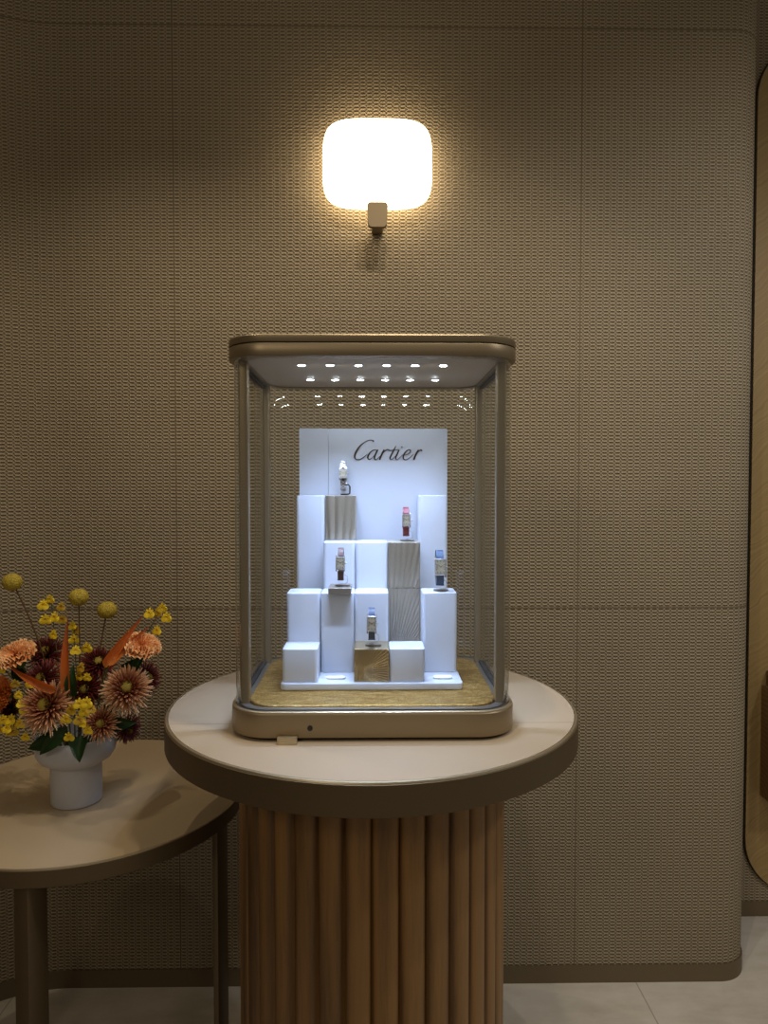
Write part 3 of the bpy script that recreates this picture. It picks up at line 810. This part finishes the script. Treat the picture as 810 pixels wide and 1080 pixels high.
def craspedia(px, py, Y, r, label, entry):
    p = at(px, py, Y)
    root = thing('craspedia', label, 'flower', p, 'yellow ball flowers in the vase')
    bm = bmesh.new(); bmesh.ops.create_icosphere(bm, subdivisions=4, radius=r); rnd = random.Random(int(px))
    for v in bm.verts:
        d = v.co.normalized(); k = 1+.035*math.sin(d.x*26)*math.sin(d.y*26+1)*math.sin(d.z*26)+rnd.uniform(-.02, .02); v.co = Vector((v.co.x*k, v.co.y*k, v.co.z*k*.9))
    obj('flower_ball', bm, MT['crasp'], root, smooth=60)
    e = at(*entry); base = Vector((VX+(e.x-VX)*.3, VY+(e.y-VY)*.3, VT-.05))
    bm = bmesh.new(); tube(bm, [q-p for q in bez(base, base+(e-base)*.6, e, p-(p-e).normalized()*r*.8, 14)], .0017, 6); obj('stem', bm, MT['stem_dark'], root)
def blossom(parent, pos, r, seed, m):
    rnd = random.Random(seed); bm, lay = newbm()
    n = Vector((rnd.uniform(-.5, .5), -1, rnd.uniform(-.2, .5))).normalized(); s = n.cross(Vector((0, 0, 1))).normalized(); u = s.cross(n) * 1
    if u.z < 0: u = -u
    # broad two-lobed lip below, five small sepals above
    def sheet(f, ring=20, rows=4):
        c = bm.verts.new(n*.0008); c[lay] = 0; R_ = []
        for k in range(1, rows+1):
            row = []
            for i in range(ring):
                a = 2*PI*i/ring; x, z = f(a); q = k/rows
                v = bm.verts.new(s*(x*q)+u*(z*q)+n*(r*.22*math.sin(q*2.4)+r*.07*math.sin(3*a+seed)*q)); v[lay] = q; row.append(v)
            R_.append(row)
        for i in range(ring): bm.faces.new((c, R_[0][i], R_[0][(i+1) % ring]))
        for A, B in zip(R_[:-1], R_[1:]):
            for i in range(ring): bm.faces.new((A[i], B[i], B[(i+1) % ring], A[(i+1) % ring]))
    def lip(a):
        k = r*(.95-.34*math.exp(-((a-1.5*PI)/.28)**2))
        return (k*1.08*cos(a), k*.72*sin(a)-r*.45)
    sheet(lip)
    for a0 in (.5*PI, .5*PI+1.05, .5*PI-1.05, .5*PI+1.9, .5*PI-1.9):
        sheet(lambda a: ((.40*r+.36*r*cos(a))*cos(a0)-.2*r*sin(a)*sin(a0), (.40*r+.36*r*cos(a))*sin(a0)+.2*r*sin(a)*cos(a0)+.1*r), 12, 2)
    o = tipped('blossom', bm, m, parent, lay); o.location = pos
def orchid(blooms, label, Y0, r=.0112):
    P = [at(px, py, Y0+dy) for px, py, dy in blooms]
    root = thing('orchid_spray', label, 'flower', P[0], 'yellow orchid sprays in the vase')
    o = P[0]; cen = sum(P, Vector())/len(P); ang = math.atan2(cen.y-VY, cen.x-VX)
    base = Vector((VX+.02*cos(ang), VY+.02*sin(ang), VT-.045)); topi = max(P, key=lambda q: (q-base).length)
    bm = bmesh.new(); main = bez(base, base+Vector((0, 0, .06)), base+(topi-base)*.65+Vector((0, 0, .005)), topi+Vector((0, .004, 0)), 16)
    tube(bm, [q-o for q in main], .0011, 6)
    for q in P:
        k = min(main, key=lambda w: (w-q).length+max(0, w.z-q.z+.004)*3)
        if (k-q).length > .004: tube(bm, [k-o, (k+q)/2-o+Vector((0, 0, -.002)), q-o+Vector((0, .002, 0))], .0007, 5)
    obj('stem', bm, MT['stem'], root)
    for i, q in enumerate(P): blossom(root, q-o, r*random.Random(i+int(o.x*1e4)).uniform(.85, 1.15), i*7+int(blooms[0][0]), MT['onc'] if i % 3 != 2 else MT['onc_b'])
def blade(p0, p1, w, label, bow=.01, name='spathe', m=None, grp='orange pointed blades in the vase', cat='leaf', sd=None, curl=.3, ctrl=.4):
    a, b = at(*p0), at(*p1); root = thing(name, label, cat, a, grp)
    d = (b-a); side = (sd or d.cross(Vector((0, -1, 0)))).normalized(); nrm = side.cross(d).normalized()
    bm, lay = newbm(); rows = []
    nI, nJ = 16, 6
    for i in range(nI+1):
        t = i/nI; c = d*t+nrm*bow*sin(PI*t); ww = w*sin(PI*min(1, (t*.97+.03)**ctrl*1.0))**.8 if 0 < i < nI else w*.05
        row = []
        for j in range(nJ+1):
            k = -1+2*j/nJ; v = bm.verts.new(c+side*(k*ww/2)+nrm*(curl*ww*(k*k))+nrm*.06*ww*math.sin(9*t)*k); v[lay] = t; row.append(v)
        rows.append(row)
    for r0, r1 in zip(rows[:-1], rows[1:]):
        for j in range(nJ): bm.faces.new((r0[j], r0[j+1], r1[j+1], r1[j]))
    bmesh.ops.solidify(bm, geom=bm.faces[:], thickness=.0007)
    tipped('blade', bm, m or MT['spathe'], root, lay)
    e = a; ang = math.atan2(e.y-VY, e.x-VX); base = Vector((VX+.03*cos(ang), VY+.03*sin(ang), VT-.04))
    mid = Vector((VX+.055*cos(ang), VY+.055*sin(ang), VT+.006))
    bm = bmesh.new(); tube(bm, [q-a for q in bez(base, mid, mid+(a-mid)*.5, a+d*.03, 10)], .0016, 6); obj('stem', bm, MT['stem'], root)
    return root

craspedia(13, 614, 1.50, .0200, 'yellow ball flower on the longest stem, leaning to the far left', (47, 680, 1.52))
craspedia(83, 630, 1.54, .0205, 'yellow ball flower in the middle, above the upright orange blade', (85, 700, 1.55))
craspedia(113, 643.5, 1.58, .0210, 'lower yellow ball flower on the right, level with the slanting orange blades', (104, 690, 1.57))
mum(134, 727, 1.475, .060, (.25, -.85, .6), 'large tan-tipped chrysanthemum at the right, facing out', MT['mum'], np_=170)
mum(50, 745, 1.455, .066, (-.1, -.9, .5), 'largest chrysanthemum, dark red with long tan tips, low above the rim', MT['mum'], np_=170)
mum(106, 764, 1.462, .044, (.2, -.9, .45), 'small chrysanthemum hanging over the right front of the vase rim', MT['mum'], np_=110)
mum(50, 690, 1.55, .054, (-.1, -.7, .8), 'dark red chrysanthemum at the back, beneath the leaning ball flower', MT['mum_dark'])
mum(46, 716, 1.50, .050, (-.2, -1, .5), 'dark red chrysanthemum right above the largest one', MT['mum_dark'])
mum(152, 715, 1.58, .050, (.9, -.4, .3), 'shaded dark chrysanthemum behind the large tan one', MT['mum_dark'])
mum(104, 700, 1.57, .050, (.2, -.7, .7), 'dark red chrysanthemum between the upright and slanting orange blades', MT['mum_dark'])
mum(134, 768, 1.56, .042, (.8, -.6, -.3), 'shaded dark chrysanthemum low at the right over the table', MT['mum_dark'])
mum(90, 728, 1.535, .050, (.1, -1, .5), 'dark red chrysanthemum deep in the middle of the bouquet', MT['mum_dark'])
mum(14, 748, 1.55, .046, (-.8, -.6, .0), 'dark chrysanthemum at the far left under the orange carnation', MT['mum_dark'])
carnation(18, 692, 1.50, .050, (-.2, -.5, 1), 'peach carnation at the left under the leaning ball flower', MT['carn'])
carnation(149, 683, 1.52, .046, (.3, -.45, 1), 'peach carnation at the right beside the slanting orange blades', MT['carn'])
carnation(2, 732, 1.50, .042, (-.5, -.9, .3), 'deep orange carnation cut by the left edge of the photo', MT['carn_orange'])
orchid([(57, 668, 0), (46, 637, 0), (65, 639, .01), (48, 652, -.005), (58, 650, 0), (66, 652, .01), (53, 631, .01)], 'spray of small yellow orchids standing up beside the leaning ball flower', 1.53)
orchid([(166, 664, 0), (158, 646, 0), (167, 645, .005), (176, 650, -.005), (171, 640, 0)], 'small yellow orchid spray reaching furthest right', 1.56)
orchid([(78, 673, 0), (77, 659, 0), (81, 664, .005), (92, 682, -.02), (80, 685, -.01), (86, 703, -.05), (92, 713, -.055), (84, 712, -.05)], 'spray of yellow orchids just right of the upright orange blade', 1.55)
orchid([(92, 740, 0), (89, 749, 0), (96, 747, 0), (88, 761, 0), (93, 769, .005), (76, 747, .01), (70, 757, .01), (73, 776, .01), (84, 758, 0), (84, 741, .005)], 'bright yellow orchid spray hanging at the front over the vase', 1.425)
orchid([(23, 741, 0), (26, 747, 0), (16, 720, .01), (20, 732, .01), (32, 720, .01)], 'small yellow orchid spray left of the largest chrysanthemum', 1.45)
orchid([(8, 767, 0), (3, 758, 0), (13, 770, 0), (21, 762, .005), (12, 758, .005), (0, 768, 0), (27, 776, .01), (3, 705, .03)], 'bright yellow orchid spray lowest at the left edge', 1.46)
blade((71, 735, 1.465), (72, 650, 1.49), .021, 'upright orange blade in the middle of the bouquet')
blade((110, 704, 1.49), (152, 648, 1.52), .0205, 'upper of two orange blades slanting to the right', bow=.006)
blade((113, 702, 1.480), (158, 660, 1.54), .017, 'lower orange blade slanting right, behind the peach carnation', bow=.006)
blade((60, 729, 1.445), (8, 701, 1.46), .019, 'orange blade slanting left across the dark chrysanthemums')
def leaf(p0, p1, w, label, **k): blade(p0, p1, w, label, name='leaf', m=MT['leaf'], grp='green leaves in the vase', **k)
leaf((86, 776, 1.452), (84, 804, 1.432), .036, 'pointed dark green leaf hanging over the vase front', bow=.004, ctrl=.55)
leaf((66, 774, 1.46), (30, 790, 1.455), .036, 'broad green leaf over the left of the vase rim', bow=.004, ctrl=.6)
leaf((70, 768, 1.45), (42, 796, 1.445), .030, 'second green leaf below the largest chrysanthemum', bow=.004, ctrl=.6)
leaf((30, 715, 1.54), (14, 696, 1.53), .034, 'dark leaf under the left peach carnation', ctrl=.6)
leaf((132, 712, 1.54), (152, 692, 1.53), .040, 'dark green leaf under the right peach carnation', ctrl=.6)
leaf((112, 760, 1.50), (144, 762, 1.51), .034, 'dark leaf below the large tan-tipped chrysanthemum', ctrl=.6)
leaf((108, 745, 1.51), (128, 770, 1.50), .036, 'dark leaf between the two tan-tipped chrysanthemums at right', ctrl=.6)
leaf((78, 735, 1.47), (78, 700, 1.48), .026, 'green leaf standing behind the upright orange blade', ctrl=.6)

# ------------------------------------------------------------------ light
def spot(name, loc, target, power, col, ang, blend=.5, rad=.04):
    d = bpy.data.lights.new(name, 'SPOT'); d.energy = power; d.color = col; d.spot_size = math.radians(ang); d.spot_blend = blend; d.shadow_soft_size = rad
    o = bpy.data.objects.new(name, d); C.objects.link(o); o.location = loc
    o.rotation_euler = (Vector(target)-Vector(loc)).to_track_quat('-Z', 'Y').to_euler(); return o
WARM = (1, .86, .66); NEUT = (1, .95, .86)
spot('ceiling_or_fill_spot', (.054, .99, 2.85), (0, 1.5, 1.0), 22, WARM, 110, .7, .012)
spot('ceiling_or_fill_spot', (.28, .92, 2.85), (.1, 1.6, 1.0), 18, NEUT, 110, .7, .012)
spot('ceiling_or_fill_spot', (-.62, 1.38, 2.85), (-.64, 1.6, .8), 13, WARM, 100, .8, .012)
spot('ceiling_or_fill_spot', (1.25, .7, 2.85), (1.2, 2.0, 1.0), 25, (1, .97, .92), 110, .8)
spot('ceiling_or_fill_spot', (2.0, .35, 2.85), (1.1, 2.0, .8), 46, (.92, .96, 1), 80, .9, .10)  # cool lamp added in place of shopfront daylight on the right wall
spot('ceiling_or_fill_spot', (-1.3, -1.5, 2.85), (-.4, 2.0, .7), 42, WARM, 80, .9, .35)  # unseen fill added behind the camera to lift the wall under the tables
for x, y in LED:
    spot('showcase_led', (x, y, Z+ZG-.001), (x, y, 1), 3.2, (.50, .65, 1), 82, 1, .006)
w = bpy.data.worlds.new('world'); bpy.context.scene.world = w; w.use_nodes = True
bg = w.node_tree.nodes['Background']; bg.inputs[0].default_value = (1, .89, .72, 1); bg.inputs[1].default_value = .165

sc = bpy.context.scene
sc.view_settings.view_transform = 'Standard'; sc.view_settings.look = 'None'
sc.view_settings.gamma = 1; sc.view_settings.exposure = 0; sc.view_settings.use_curve_mapping = False
sc.cycles.transparent_max_bounces = 24; sc.cycles.max_bounces = 8; sc.cycles.sample_clamp_indirect = 4
sc.cycles.use_denoising = True
